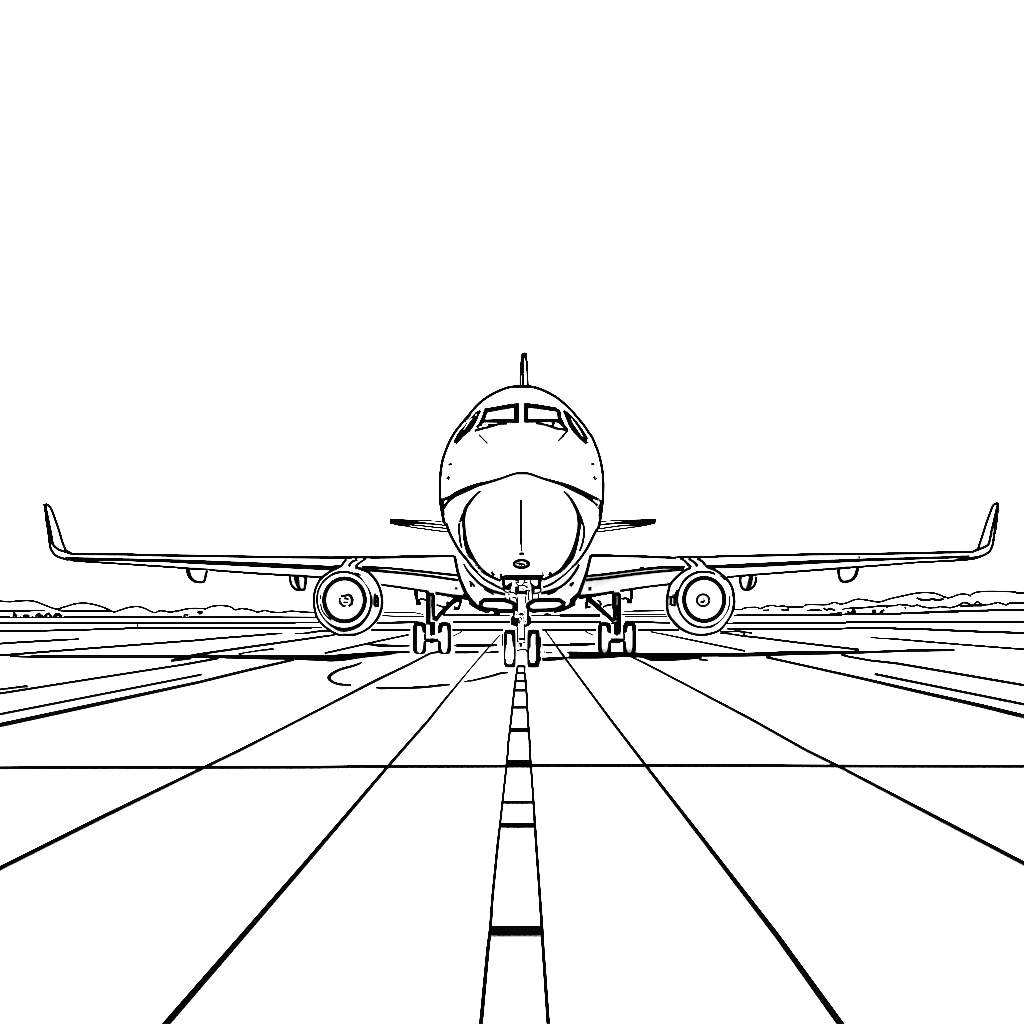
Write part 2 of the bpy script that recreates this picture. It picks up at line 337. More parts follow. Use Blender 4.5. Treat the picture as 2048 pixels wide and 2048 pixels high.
# ---- fuselage: outline of the widest hoop
YN, YM = 29.2, 33.5
hoop = z('A', (957, 436), (1080, 440), (1200, 482), (1295, 532), (1360, 578), (1420, 630), (1480, 688), (1540, 760), (1600, 830), (1650, 905), (1690, 960), (1720, 1030), (1745, 1090), (1775, 1190), (1795, 1290), (1806, 1390), (1808, 1500), (1806, 1600), (1795, 1700), (1780, 1800), (1760, 1900)) + \
       z('B', (1740, 150), (1700, 230), (1650, 330), (1600, 410), (1540, 490), (1420, 610), (1330, 680), (1260, 725), (1180, 765), (1080, 810), (957, 830), (840, 812), (760, 775), (680, 735), (580, 675), (500, 605), (430, 530), (380, 460), (310, 375), (245, 265), (200, 170), (160, 60)) + \
       z('A', (150, 1850), (130, 1750), (112, 1640), (105, 1550), (105, 1450), (112, 1340), (130, 1220), (160, 1120), (205, 1010), (265, 905), (345, 805), (425, 710), (480, 645), (550, 580), (640, 520), (740, 472), (840, 438))
hoop = [(p[0], p[1], 4.0) for p in hoop]
NX, NY = 1043.3, 1052.0
def shrink(p, d):
    dx, dy = p[0] - NX, p[1] - NY; l = math.hypot(dx, dy); k = (l - d) / l
    return NX + dx * k, NY + dy * k
f = MB(); rings = []
hs_ = smooth(hoop, True, 2)
for s in [0.02, .08, .16, .26, .37, .48, .58, .67, .75, .82, .88, .93, .965, .99, 1.0]:
    Y = YN + (YM - YN) * (1 - math.sqrt(max(0, 1 - s * s)))
    r = []
    for p in hs_:
        x, y = shrink(p, 3.2); r.append(W3(NX + (x - NX) * s, NY + (y - NY) * s, Y))
    rings.append(r)
last = rings[-1]; cz = 3.1
for Y, s, dz in [(36, 1, 0), (46, 1, 0), (50, .82, .35), (54, .5, .85), (57, .2, 1.2)]:
    rings.append([Vector((v.x * s, Y, cz + (v.z - cz) * s + dz)) for v in last])
f.loft(rings)
FB = f.bvh()
# belly fairing body first, so that strokes can lie on it
fo = z('C', (1660, 165), (1690, 330), (1720, 430), (1775, 560), (1840, 650)) + z('K', (110, 740), (200, 805), (300, 848), (950, 872), (1600, 848), (1750, 800), (1850, 740)) + z('D', (20, 640), (100, 570), (150, 430), (185, 330), (225, 160))
bf = MB(); rr = []
for Y, s in [(34.3, .70), (34.9, .85), (35.6, .94), (36.2, .97)]:
    rr.append([W3(1043 + (p[0] - 1043) * s, 1150 + (p[1] - 1150) * s, Y) for p in fo])
for Y, s in [(43, 1), (46, .6)]:
    rr.append([Vector((v.x * s, Y, 2.0 + (v.z - 2.0) * s)) for v in rr[3]])
bf.loft(rr); BB = bf.bvh()

FS = Surf(depth=YM - .1, bvh=[FB], lift=.035)
FBS = Surf(depth=34.2, bvh=[FB, BB], lift=.05)
HS = Surf(depth=YM - .02, thick=.05)
f.ink(hoop[:0] + z('B', (500, 605, 2.5), (430, 530, 3), (380, 460), (310, 375), (245, 265), (200, 170, 5), (160, 60, 5)) +
      z('A', (150, 1850, 5), (135, 1760, 7), (122, 1660, 9), (110, 1600, 5), (105, 1550), (105, 1450), (112, 1340, 4.5), (130, 1220, 4.5), (160, 1120), (205, 1010), (265, 905), (345, 805), (425, 710), (480, 645), (550, 580), (640, 520), (740, 472), (840, 440)) +
      z('A', (957, 436), (1080, 440), (1200, 482), (1295, 532), (1360, 578), (1420, 630), (1480, 688), (1540, 760), (1600, 830), (1650, 905), (1690, 960), (1720, 1030), (1745, 1090), (1775, 1190), (1795, 1290), (1806, 1390), (1808, 1500), (1802, 1600, 5), (1788, 1680, 8), (1778, 1800, 5), (1760, 1900)) +
      z('B', (1740, 150), (1700, 230), (1650, 330), (1600, 410, 3.5), (1540, 490, 3), (1480, 550, 2.5)), HS, sm=True, wadd=3.2)
# chin stripe
for ln in [z('A', (905, 1337), (1020, 1337)),
           z('A', (915, 1337, 3), (860, 1350, 3.5), (740, 1393, 3.5), (600, 1435, 5), (500, 1460, 7), (380, 1508, 10), (280, 1553, 10), (210, 1592, 7), (160, 1605, 5), (112, 1635, 6)), z('A', (118, 1600, 7), (128, 1680, 7), (140, 1780, 4)), z('A', (1795, 1620, 7), (1785, 1700, 7), (1772, 1790, 4)),
           z('A', (280, 1560, 6), (230, 1595, 6), (185, 1640, 4), (150, 1690, 5), (135, 1710, 5)),
           z('A', (1010, 1337, 3), (1060, 1350, 3.5), (1180, 1393, 3.5), (1300, 1428, 5), (1400, 1460, 7), (1500, 1503, 10), (1600, 1550, 10), (1680, 1580, 6), (1770, 1620, 4), (1800, 1640, 5)),
           z('A', (1600, 1558, 7), (1670, 1608, 5), (1720, 1650, 3), (1785, 1715, 6)),
           # radome ring
           z('A', (530, 1520, 2), (470, 1572, 3.5), (415, 1640, 5), (370, 1710, 6), (350, 1790, 6.5)) + z('B', (350, 60, 5), (357, 180, 5), (378, 310, 8), (425, 430, 11), (490, 530, 9), (560, 595, 6.5), (640, 645, 5), (740, 690, 3.5)),
           z('A', (345, 1760, 4), (315, 1840, 3)) + z('B', (303, 120, 3), (312, 260, 3), (332, 345, 3)),
           z('A', (1395, 1525, 2), (1450, 1578, 3.5), (1510, 1670, 5), (1548, 1760, 6), (1558, 1840, 6)) + z('B', (1562, 90, 6), (1548, 200, 6), (1520, 320, 8), (1480, 430, 11), (1430, 505, 10), (1370, 575, 7), (1280, 632, 5), (1180, 678, 4)),
           z('A', (1565, 1770, 3), (1590, 1840, 3)) + z('B', (1612, 160, 3), (1595, 290, 3), (1562, 380, 3)),
           z('B', (430, 530, 2), (500, 610, 2.5), (580, 680, 3.5), (680, 735, 3.5), (760, 775, 3)),
           z('B', (1490, 540, 1.6), (1420, 610, 2.5), (1330, 680, 3), (1260, 725, 3.5), (1180, 755, 3))]:
    f.ink(ln, FS, sm=True)
for ln in [z('A', (950, 1610), (950, 1932)) + z('B', (950, 300), (955, 310, 2), (955, 383, 2)),
           z('B', (930, 407, 4), (982, 407, 4)), z('A', (228, 1238, 4), (210, 1244, 3), (190, 1258, 2)), z('A', (203, 1372, 4), (178, 1405, 5)),
           z('A', (1683, 1242, 4), (1705, 1243, 4), (1722, 1248, 2)), z('A', (1708, 1372, 4), (1738, 1408, 4.5)),
           z('B', (645, 588, 4), (652, 612, 3), (675, 632, 2.5)), z('B', (1257, 590, 2), (1260, 612, 5), (1240, 632, 2.5)), z('B', (703, 652, 2), (713, 652, 2)),
           z('A', (505, 932, 2), (600, 1028, 2)), z('A', (1436, 895, 2.5), (1385, 955, 3), (1340, 1000, 2)),
           z('A', (805, 820, 2), (720, 825, 2.5), (640, 845, 4), (590, 862, 3.5), (510, 880, 4), (462, 897, 3.5)),
           z('A', (1105, 815, 2.5), (1200, 830, 3), (1260, 848, 4), (1320, 870, 3.5), (1430, 886, 4)),
           z('A', (520, 838, 2), (545, 838, 2)), z('A', (565, 830, 2), (583, 830, 2)), z('A', (598, 830, 2), (660, 832, 2)), z('A', (1290, 800, 5), (1285, 850, 4))]:
    f.ink(ln, FS)
for k in (0, 9, 27, 36, 45, 63):          # dark seams running back along the tube to the tail
    k = int(k / 72 * len(hs_))
    pr = [r[k] + Vector((0, 0, 0)) for r in rings[-6:]]
    f.loft([[v + Vector((.045 * math.cos(a), 0, .045 * math.sin(a))) for a in (0, 1.57, 3.14, 4.71)] for v in pr], mi=1)
fus = part(f, 'fuselage')
# cockpit windows
def window(patch, strokes):
    mb = MB(); gs = Surf(depth=YM, bvh=[FB], lift=.008)
    n = len(patch[0])
    top, bot = patch
    vs, fs = [], []
    for i in range(n):
        for k in range(4):
            t = k / 3; vs.append(gs.at(top[i][0] + (bot[i][0] - top[i][0]) * t, top[i][1] + (bot[i][1] - top[i][1]) * t)[0])
    for i in range(n - 1):
        for k in range(3): fs.append((4 * i + k, 4 * i + k + 1, 4 * i + k + 5, 4 * i + k + 4))
    mb.add(vs, fs, 0)
    for s in strokes: mb.ink(s, FS)
    part(mb, 'cockpit_window', fus, [GLASS])
window((z('A', (590, 690), (740, 665), (905, 630)), z('A', (570, 795), (740, 795), (905, 795))),
       [z('A', (565, 680, 8), (600, 680, 8), (700, 662, 8), (815, 641, 8), (925, 628, 8)), z('A', (905, 606, 9.5), (905, 810, 9.5)),
        z('A', (925, 793, 7.5), (820, 790, 7), (700, 793, 6), (550, 793, 5)), z('A', (592, 670, 8), (578, 700, 7), (562, 750, 7), (545, 795, 8), (520, 825, 4), (485, 862, 3))])
window((z('A', (1005, 630), (1180, 655), (1340, 690)), z('A', (1005, 790), (1180, 790), (1360, 795))),
       [z('A', (1003, 606, 9), (1003, 803, 9)), z('A', (985, 628, 9), (1100, 638, 8.5), (1220, 657, 8), (1330, 675, 7.5)),
        z('A', (985, 790, 7), (1100, 790, 5.5), (1220, 785, 6), (1370, 795, 5)), z('A', (1325, 670, 6), (1345, 700, 7), (1353, 760, 7), (1372, 810, 9), (1395, 840, 5), (1432, 880, 4), (1438, 905, 2))])
window((z('A', (525, 690), (430, 740), (262, 1000)), z('A', (505, 730), (440, 870), (275, 1028))),
       [z('A', (530, 684, 3), (500, 708, 7), (470, 770, 9), (432, 828, 11), (397, 880, 10), (330, 945, 7), (262, 1028, 6)),
        z('A', (480, 705, 3), (435, 745, 3.5), (400, 775, 3), (350, 860, 3), (300, 930, 4), (265, 1000, 5), (262, 1030, 5))])
window((z('A', (1395, 690), (1490, 750), (1655, 1000)), z('A', (1405, 720), (1470, 850), (1640, 1028))),
       [z('A', (1393, 683, 3), (1415, 705, 6), (1440, 755, 8), (1475, 835, 9), (1520, 900, 9), (1570, 960, 6), (1640, 1030, 5)),
        z('A', (1425, 700, 5), (1480, 745, 4), (1540, 825, 4), (1590, 900, 5), (1630, 970, 6), (1645, 1030, 6))])
b = MB(); cxb, cyb = z('B', (955, 512))[0][:2]
b.ink(ell(cxb, cyb, 15, 7.6, 32, 4), Surf(depth=YM, bvh=[FB], lift=.03), closed=True)
for s in [z('B', (900, 510, 2), (935, 505, 2), (930, 530, 2)), z('B', (935, 495, 2), (940, 512, 3), (985, 515, 3), (990, 530, 2)), z('B', (955, 535, 2), (955, 500, 2)), z('B', (1010, 490, 3), (1015, 515, 4)), z('B', (940, 540, 2), (990, 540, 2))]:
    b.ink(s, Surf(depth=YM, bvh=[FB], lift=.03), wadd=.7)
part(b, 'nose_badge', fus)

# ---- belly fairing strokes
BS = Surf(depth=36.1, thick=.05)
NBS = Surf(depth=34.9, bvh=[BB], lift=.03)
bf.ink(z('C', (1658, 165, 5), (1690, 330, 5), (1720, 430, 5), (1775, 560, 7), (1830, 640, 10)) + z('K', (40, 690, 14), (110, 750, 11), (190, 812, 7), (290, 855, 4)), BS)
bf.ink(z('D', (225, 160, 5), (185, 330, 5), (150, 430, 5), (100, 570, 6), (30, 645, 12)) + z('K', (1880, 700, 15), (1790, 765, 10), (1700, 815, 8), (1560, 860, 4)), BS)
for ln in [z('B', (350, 510, 1.6), (390, 580, 3), (450, 650, 3.5), (520, 720, 4), (620, 780, 4), (700, 808, 4), (785, 828, 4)),
           z('B', (1560, 515, 3), (1520, 590, 4), (1450, 680, 4), (1380, 740, 4), (1290, 785, 5), (1160, 818, 4)),
           z('K', (255, 445, 1.5), (330, 485, 2), (440, 545, 1.5)), z('K', (1620, 440, 2), (1540, 500, 3), (1420, 543, 2))]:
    bf.ink(ln, FBS, sm=True)
bf.fill(z('B', (410, 690), (425, 690), (470, 735), (465, 750), (420, 750)), FBS)
bf.fill(z('B', (1470, 708), (1500, 700), (1503, 720), (1480, 748), (1455, 742)), FBS)
for ln in [z('K', (430, 830, 4), (480, 880, 6), (540, 915, 3)), z('K', (370, 912, 3.5), (560, 912, 3.5)), z('K', (1415, 880, 5), (1415, 900, 5)), z('K', (1360, 912, 3.5), (1500, 912, 3.5)), z('K', (260, 874, 2), (360, 874, 2)), z('K', (345, 845, 4), (350, 875, 4)), z('K', (1545, 873, 2), (1580, 873, 2))]:
    bf.ink(ln, Surf(depth=34.15))
bfo = part(bf, 'belly_fairing')
for ln in [z('K', (255, 645), (620, 645), (740, 680), (820, 720), (815, 800), (790, 850), (540, 850), (470, 825), (240, 812), (192, 760), (200, 690), w=7),
           z('K', (1080, 715), (1190, 652), (1400, 645), (1650, 645), (1725, 700), (1715, 760), (1600, 815), (1480, 830), (1150, 845), (1085, 815), (1060, 760), w=7)]:
    mb = MB(); mb.ink(ln, Surf(depth=34.1, thick=.2), closed=True)
    mb.fill([(p[0], p[1]) for p in ln], Surf(depth=34.22, thick=.3), mi=0)
    part(mb, 'air_inlet', bfo)

# ---- wings
def lerp_line(ln, x):
    q = sorted(ln)
    if x <= q[0][0]: return q[0][1]
    for a, b_ in zip(q, q[1:]):
        if x <= b_[0]: return a[1] + (b_[1] - a[1]) * (x - a[0]) / max(1e-6, b_[0] - a[0])
    return q[-1][1]
def yle(px, py=0): return 36.3 + max(0, abs(px - CX) - 130) / 770 * 5.5
def yte(px, py=0): return yle(px) + 3.4 - max(0, abs(px - CX) - 130) / 770 * 2.3
def wing(T, Mo, Mi1, Mi2, Bo, Bi, outer, inner, rear, xs, fair, extra):
    mb = MB(); Mall = Mo + Mi1; Ball = Bo + Bi; rings = []
    for x in xs:
        t_, m_, b_ = lerp_line(T, x) + 1.5, lerp_line(Mall, x), lerp_line(Ball, x) - 2.3
        if b_ < m_ + 1: b_ = m_ + 1
        a = yle(x); c_ = yte(x)
        pb = W3(x, b_, c_)
        rings.append([W3(x, t_, a + .06), W3(x, m_, a), pb, Vector((pb.x, c_ + .02, pb.z + .05)), W3(x, t_, a + .06) + Vector((0, (c_ - a) * .35, .02))])
    mb.loft(rings)
    LS = Surf(depth=lambda px, py: yle(px) - .05, thick=.06); TS_ = Surf(depth=lambda px, py: yte(px) - .03, thick=.05)
    mb.ink(T, LS); mb.ink(Mo, LS); mb.ink(Mi1, LS); mb.ink(Mi2, LS); mb.ink(Bo, TS_); mb.ink(Bi, TS_)
    for ex in extra: mb.ink(ex, LS)
    wo_ = part(mb, 'wing')
    # winglet
    wl = MB(); out_s, rear_s = smooth(outer, n=3), smooth(rear, n=3)
    n = 14
    def samp(l, k):
        i = k * (len(l) - 1); a = int(min(i, len(l) - 2)); u = i - a
        return (l[a][0] + (l[a + 1][0] - l[a][0]) * u, l[a][1] + (l[a + 1][1] - l[a][1]) * u)
    r1, r2 = [], []
    rg = []
    for k in range(n + 1):
        o_ = samp(out_s, k / n); r_ = samp(rear_s, k / n)
        p, q = W3(o_[0], o_[1], 41.8), W3(r_[0], r_[1], 42.9 - .3 * k / n)
        mx = W3(o_[0] * .6 + r_[0] * .4, o_[1] * .6 + r_[1] * .4, 41.9)
        rg.append([p, mx, q, (p + q) / 2 + Vector((0, .05, 0))])
    wl.loft(rg)
    WS = Surf(depth=41.6, thick=.08)
    wl.ink(outer, WS, sm=True); wl.ink(inner, WS, sm=True); wl.ink(rear, WS, sm=True)
    part(wl, 'winglet', wo_)
    for fp, st in fair:
        fm = MB(); cx_ = sum(p[0] for p in fp) / len(fp); Yf = yte(cx_) - .5
        q = smooth(fp, n=3)
        y0 = min(p[1] for p in q) + 5; body = [W3(p[0], max(p[1], y0), Yf + .08) for p in q]; c0 = sum(body, Vector()) / len(body)
        top = [v for v in body]
        fm.loft([[c0 + (v - c0) * .75 + Vector((0, .06, 0)) for v in body], [v + Vector((0, .15, 0)) for v in body], [c0 + (v - c0) * .9 + Vector((0, 1.0, .05)) for v in body], [c0 + (v - c0) * .3 + Vector((0, 1.8, .08)) for v in body]])
        FS_ = Surf(depth=Yf - .05, thick=.12)
        fm.ink(fp, FS_, sm=True)
        for s_ in st: fm.ink(s_, FS_)
        part(fm, 'flap_fairing', wo_)
    return wo_
xsL = [134, 160, 200, 260, 330, 400, 470, 540, 600, 650, 700, 750, 800, 850, 900, 925]
xsR = [1160, 1185, 1240, 1290, 1340, 1390, 1440, 1500, 1560, 1630, 1700, 1770, 1840, 1900, 1945]
wingL = wing(z('E', (380, 645), (450, 685), (990, 690), (1500, 703), (1932, 706)) + z('H', (830, 342), (1932, 355)) + z('C', (560, 190, 5), (960, 183, 5), (1300, 175, 5), (1660, 168)),
     z('E', (370, 735, 5), (950, 748, 5), (1550, 763, 6)) + z('H', (220, 414, 8), (620, 430, 8), (960, 445, 9), (1550, 472, 9), (1932, 490, 9)) + z('C', (430, 290, 8)),
     z('C', (600, 290, 8), (700, 290, 4), (930, 300, 3.5), (1130, 320), (1330, 340), (1520, 362), (1700, 380)),
     z('C', (620, 295, 7), (700, 318, 5), (1000, 345), (1210, 365), (1440, 393), (1700, 432)),
     z('E', (420, 752), (640, 770), (870, 783), (1080, 797), (1300, 812), (1520, 826), (1900, 855)) + z('H', (500, 523), (1000, 560), (1450, 585), (1830, 607)),
     z('C', (840, 475), (1000, 497), (1210, 525, 5), (1480, 572, 6), (1600, 590, 8), (1700, 605, 11), (1800, 610, 12)),
     z('E', (155, 145, 5), (170, 240, 5), (178, 330, 4.5), (195, 440), (207, 540), (218, 615), (240, 662), (275, 702), (330, 728), (420, 752)),
     z('E', (165, 160, 3), (190, 290, 4), (210, 390, 4), (228, 480), (243, 570), (265, 605), (310, 640), (370, 660), (450, 685)),
     z('E', (160, 148, 4), (205, 172), (235, 220), (270, 315), (310, 430), (345, 550), (372, 620), (382, 648)), xsL,
     [(z('H', (102, 485, 8), (108, 550, 8), (130, 610, 7), (165, 645, 5.5), (215, 670, 4.5), (300, 670), (322, 630), (333, 575), (350, 520, 3.5)), []),
      (z('H', (1415, 585), (1420, 650), (1440, 715), (1490, 765), (1540, 772, 5), (1600, 765, 4.5), (1615, 700), (1622, 610, 5)), [z('H', (1490, 590, 9), (1508, 660, 8), (1522, 720, 5), (1540, 765, 4)), z('H', (1600, 600, 4), (1620, 625, 4)), z('H', (1515, 600, 4), (1515, 720, 4))])],
     [z('C', (1675, 505, 4), (1675, 535, 4))])
wingR = wing(z('D', (225, 163, 5), (610, 172, 4), (830, 178), (1110, 190), (1320, 182), (1500, 183)) + z('I', (0, 338), (700, 325), (1200, 312), (1932, 308)) + z('F', (580, 680), (1160, 668), (1385, 662), (1440, 632)),
     z('D', (1470, 285, 6), (1570, 282, 6)) + z('I', (40, 470, 7)) + z('I', (220, 462, 8), (700, 440, 8), (1200, 412, 7), (1700, 393, 5.5)) + z('F', (300, 747, 5), (900, 730, 4), (1350, 716, 4.5)),
     z('D', (175, 388), (370, 368), (600, 338), (830, 308, 4.5), (1000, 292, 5), (1290, 292, 4)),
     z('D', (170, 430), (400, 405), (700, 365), (950, 338), (1150, 322), (1250, 308)),
     z('I', (90, 605), (500, 570), (1000, 533), (1500, 495), (1932, 463)) + z('F', (450, 803), (770, 776), (1180, 757), (1380, 737)),
     z('D', (1080, 472), (850, 498), (660, 525, 5), (460, 557, 6), (300, 580, 8), (200, 598, 10), (90, 600, 12)),
     z('F', (1655, 130, 4), (1650, 200, 4.5), (1638, 300, 5), (1628, 400, 5), (1610, 490), (1600, 570), (1578, 635), (1545, 675), (1480, 708), (1400, 730, 6), (1290, 745, 6)),
     z('F', (1650, 150, 3), (1622, 270, 3.5), (1605, 350, 4), (1585, 430), (1568, 520), (1548, 585), (1500, 615), (1440, 640), (1390, 660)),
     z('F', (1655, 140, 4), (1605, 160), (1568, 245), (1530, 350), (1490, 475), (1455, 580), (1440, 630)), xsR,
     [(z('I', (258, 600), (262, 670), (278, 735), (310, 768), (360, 770, 5), (420, 740), (455, 685), (467, 595)), [z('I', (400, 590, 10), (390, 660, 7), (375, 720, 7), (355, 765, 6)), z('I', (258, 610, 5), (285, 615, 4))]),
      (z('I', (1525, 490, 5), (1530, 580, 4), (1555, 645, 5), (1600, 670, 4), (1690, 648, 5), (1740, 600, 6), (1762, 540, 6), (1772, 480, 6)), [])],
     [z('D', (750, 296, 2), (795, 296, 2)), z('D', (212, 505, 5), (215, 545, 4)), z('F', (165, 710, 2), (165, 730, 2)), z('D', (195, 520, 2), (205, 520, 2))])

# ---- engines
def engine(oc, lc, ic, sp_, pyl, pylbody, strokes, vent, outl):
    YL = 34.2; nac = MB(); N = 56
    def rg(c_, d, Y): return [W3(c_[0] + (c_[2] - d) * math.cos(2 * math.pi * i / N), c_[1] + (c_[3] - d) * math.sin(2 * math.pi * i / N), Y) for i in range(N)]
    o_ = rg(oc, 2.0, 35.3); ox, oz = W3(oc[0], oc[1], 35.3).x, W3(oc[0], oc[1], 35.3).z
    back = lambda s, Y: [Vector((ox + (v.x - ox) * s, Y, oz + (v.z - oz) * s)) for v in o_]
    mid = tuple((lc[k] * .5 + oc[k] * .5) for k in range(4))
    nac.loft([rg(ic, 0, 34.9), rg(ic, 2, YL + .1), rg(ic, -4, YL), rg(lc, 0, YL + .15), rg(mid, 0, YL + .55), o_, back(1, 36.4), back(.85, 38), back(.6, 39)], capa=False)
    RS = Surf(depth=35.25, thick=.06)
    nac.ink(outl, RS, sm=True)
    for s_, dd in strokes: nac.ink(s_, Surf(depth=dd, thick=.05), sm=len(s_) > 3)
    nac.ink(ell(ic[0], ic[1], ic[2], ic[3], 56, 7.6), Surf(depth=YL - .06, thick=.08), closed=True)
    eo = part(nac, 'engine')
    fan = MB(); r0 = rg(ic, -2, 34.75); c0 = W3(ic[0], ic[1], 34.7)
    fan.add([c0] + r0, [(0, i + 1, (i + 1) % N + 1) for i in range(N)])
    part(fan, 'fan', eo)
    s = MB(); sc_ = W3(sp_[0], sp_[1], 34.3)
    rs = [[sc_ + Vector((r_ * math.cos(2 * math.pi * i / 24), d, r_ * math.sin(2 * math.pi * i / 24))) for i in range(24)] for r_, d in ((.01, 0), (.05, .05), (.1, .2), (.125, .42))]
    s.loft(rs)
    for q in sp_[2]: s.ink(q, Surf(depth=34.25, thick=.02))
    part(s, 'spinner', eo)
    p = MB(); bd = [W3(q[0], q[1], 36.0) for q in pylbody]
    p.loft([bd, [v + Vector((0, 1.2, .05)) for v in bd]])
    for q in pyl: p.ink(q, Surf(depth=35.94, thick=.08), sm=True)
    part(p, 'pylon', eo)
    v = MB()
    for q in vent: v.ink(q, Surf(depth=34.35, thick=.3))
    part(v, 'nacelle_vent', eo)
engine((696, 1202, 67.5, 68), (688, 1201.5, 54.5, 57.3), (689, 1199.8, 40.6, 43.0),
       (691.5, 1201, [z('C', (432, 620, 3), (425, 645, 2), (432, 675, 4), (460, 705, 3), (492, 712, 3)), z('C', (440, 600, 4), (480, 600, 3), (515, 588, 4), (545, 600, 4), (560, 640, 5), (555, 685, 4), (520, 712, 3.5)),
                      z('C', (470, 628, 2), (500, 630, 2), (525, 638, 2)), z('C', (462, 671, 2), (515, 671, 2)), z('C', (490, 612, 2), (490, 640, 2))]),
       [z('C', (500, 205, 3), (470, 240, 3.5), (435, 280, 4), (350, 325, 5)), z('C', (620, 208, 3), (560, 232, 3.5), (535, 262, 4), (522, 287, 4)), z('C', (712, 198, 3), (660, 230, 3), (615, 265, 3.5), (600, 290, 5))],
       z('C', (500, 214), (700, 214), (600, 300), (640, 420), (340, 420), (400, 300)),
       [(z('C', (690, 470, 3.5), (735, 540, 4.5), (762, 620, 3.5), (762, 700, 3.5), (735, 790, 4), (690, 860, 4.5), (640, 910, 6), (560, 945, 8), (470, 955, 11), (400, 945, 7), (320, 895, 6), (250, 820, 5), (200, 730, 4.5), (185, 650, 3), (190, 560, 2.5), (230, 470, 2.5), (300, 400, 3), (380, 355, 3.5), (470, 340, 4), (540, 352, 4), (600, 375, 4.5), (650, 415, 4), (690, 470, 3.5)), 34.3),
        (z('C', (580, 352, 2), (625, 362, 2), (660, 385, 2)), 34.5), (z('C', (222, 590, 1.2), (222, 640, 1.2)), 34.15), (z('C', (222, 680, 1.2), (232, 740, 1.5), (270, 805, 1.5), (335, 862, 1.5)), 34.15)],
       [z('C', (808, 570, 2), (808, 610, 4), (805, 690, 4), (815, 710, 4), (838, 705, 4), (842, 650, 3), (830, 600, 3), (810, 595, 3)), z('C', (830, 640, 2), (830, 680, 2.5)), z('C', (787, 692, 2), (800, 692, 2))],
       z('C', (400, 300, 4), (320, 345, 5), (235, 405, 4.5), (180, 490, 4), (152, 590, 4), (152, 700, 4), (175, 810, 4), (230, 895, 3.5), (320, 970, 4), (410, 1015, 4), (500, 1022, 4), (580, 1018, 4), (670, 985, 4), (745, 940, 3.5), (820, 860, 4), (862, 780, 4), (882, 690, 4), (875, 590, 4), (845, 490, 4), (800, 415, 4.5), (730, 345, 4.5), (650, 310, 5), (590, 290, 5)))
engine((1401, 1202.5, 66, 67), (1407, 1199.6, 53.0, 56), (1408.4, 1198.8, 40.2, 43.0),
       (1406.2, 1201, [[(p[0], p[1], 3.2) for p in ell(1406.2, 1200.5, 12.4, 11.8, 24, 3.2)] + [(1418.6, 1200.5, 3.2)], z('D', (1400, 628, 2), (1410, 628, 2)), z('D', (1430, 628, 2), (1440, 628, 2)), z('D', (1398, 660, 3), (1430, 665, 4), (1425, 680, 3)), z('D', (1440, 640, 2), (1445, 662, 2))]),
       [z('D', (1180, 198, 3), (1220, 215, 3.5), (1260, 255, 4), (1300, 295, 5)), z('D', (1270, 200, 3), (1320, 228, 3.5), (1350, 255, 4), (1368, 288, 5)), z('D', (1365, 198, 4), (1420, 230, 4), (1455, 270, 4), (1480, 292, 4), (1560, 320, 5))],
       z('D', (1190, 212), (1370, 212), (1480, 300), (1560, 420), (1240, 420), (1300, 295)),
       [(z('D', (1560, 365, 3), (1500, 345, 4), (1430, 340, 4), (1370, 345, 4), (1300, 375, 4.5), (1240, 420, 4.5), (1195, 490, 4.5), (1162, 570, 4), (1155, 650, 4), (1170, 730, 4.5), (1200, 800, 4.5), (1260, 870, 5), (1330, 915, 5), (1430, 935, 4.5), (1510, 928, 4.5), (1580, 885, 4.5), (1640, 825, 4.5), (1690, 745, 4), (1710, 670, 3), (1712, 600, 2.5)), 34.3),
        (z('D', (1560, 370, 2.5), (1610, 395, 2.5), (1670, 425, 2.5)), 34.6), (z('D', (1635, 445, 2), (1670, 480, 2), (1695, 530, 2), (1702, 575, 2)), 34.5)],
       [z('D', (1083, 600, 5), (1083, 700, 5)), z('D', (1083, 700, 4), (1120, 700, 3), (1120, 600, 3), (1095, 598, 4), (1120, 600, 3), (1135, 570, 2), (1145, 545, 2), (1155, 550, 2))],
       z('D', (1300, 295, 5), (1240, 325, 4), (1170, 375, 4), (1085, 465, 4.5), (1055, 550, 4), (1040, 650, 4), (1048, 760, 4), (1075, 830, 4), (1130, 900, 4.5), (1200, 960, 4), (1290, 1000, 4), (1400, 1020, 4), (1500, 1008, 4), (1600, 970, 4), (1680, 885, 3.5), (1735, 790, 4), (1760, 700, 5), (1758, 600, 5), (1735, 500, 4.5), (1690, 430, 5), (1620, 365, 4), (1550, 320, 4), (1480, 295, 4)))

# ---- fin and tailplane
fn = MB()
def fr_(zz, Y0, Y1, hw):
    return [Vector((hx * hw + .03, Y, zz)) for hx, Y in ((0, Y0), (-1, Y0 + .6), (-.6, Y1 - .2), (0, Y1), (.6, Y1 - .2), (1, Y0 + .6))]
fn.loft([fr_(4.3, 46.5, 54.5, .10), fr_(6.9, 49.6, 55.2, .095), fr_(7.9, 50.8, 55.6, .07), fr_(8.08, 51.6, 55.5, .02)])
FNS = Surf(depth=lambda px, py: 46.4 + (1.025 + (1209.5 - py) * 50 / 3689 - 4.3) / 2.6 * 3.1 - .1, thick=.05)
fn.ink(z('A', (980, 76, 3), (968, 105, 6), (962, 215, 8), (957, 320, 6.5)), FNS); fn.ink(z('A', (945, 230, 2.5), (943, 320, 2.5), (943, 480, 2.5)), FNS)
fn.ink(z('A', (972, 300, 3.5), (972, 480, 3.5)), FNS)
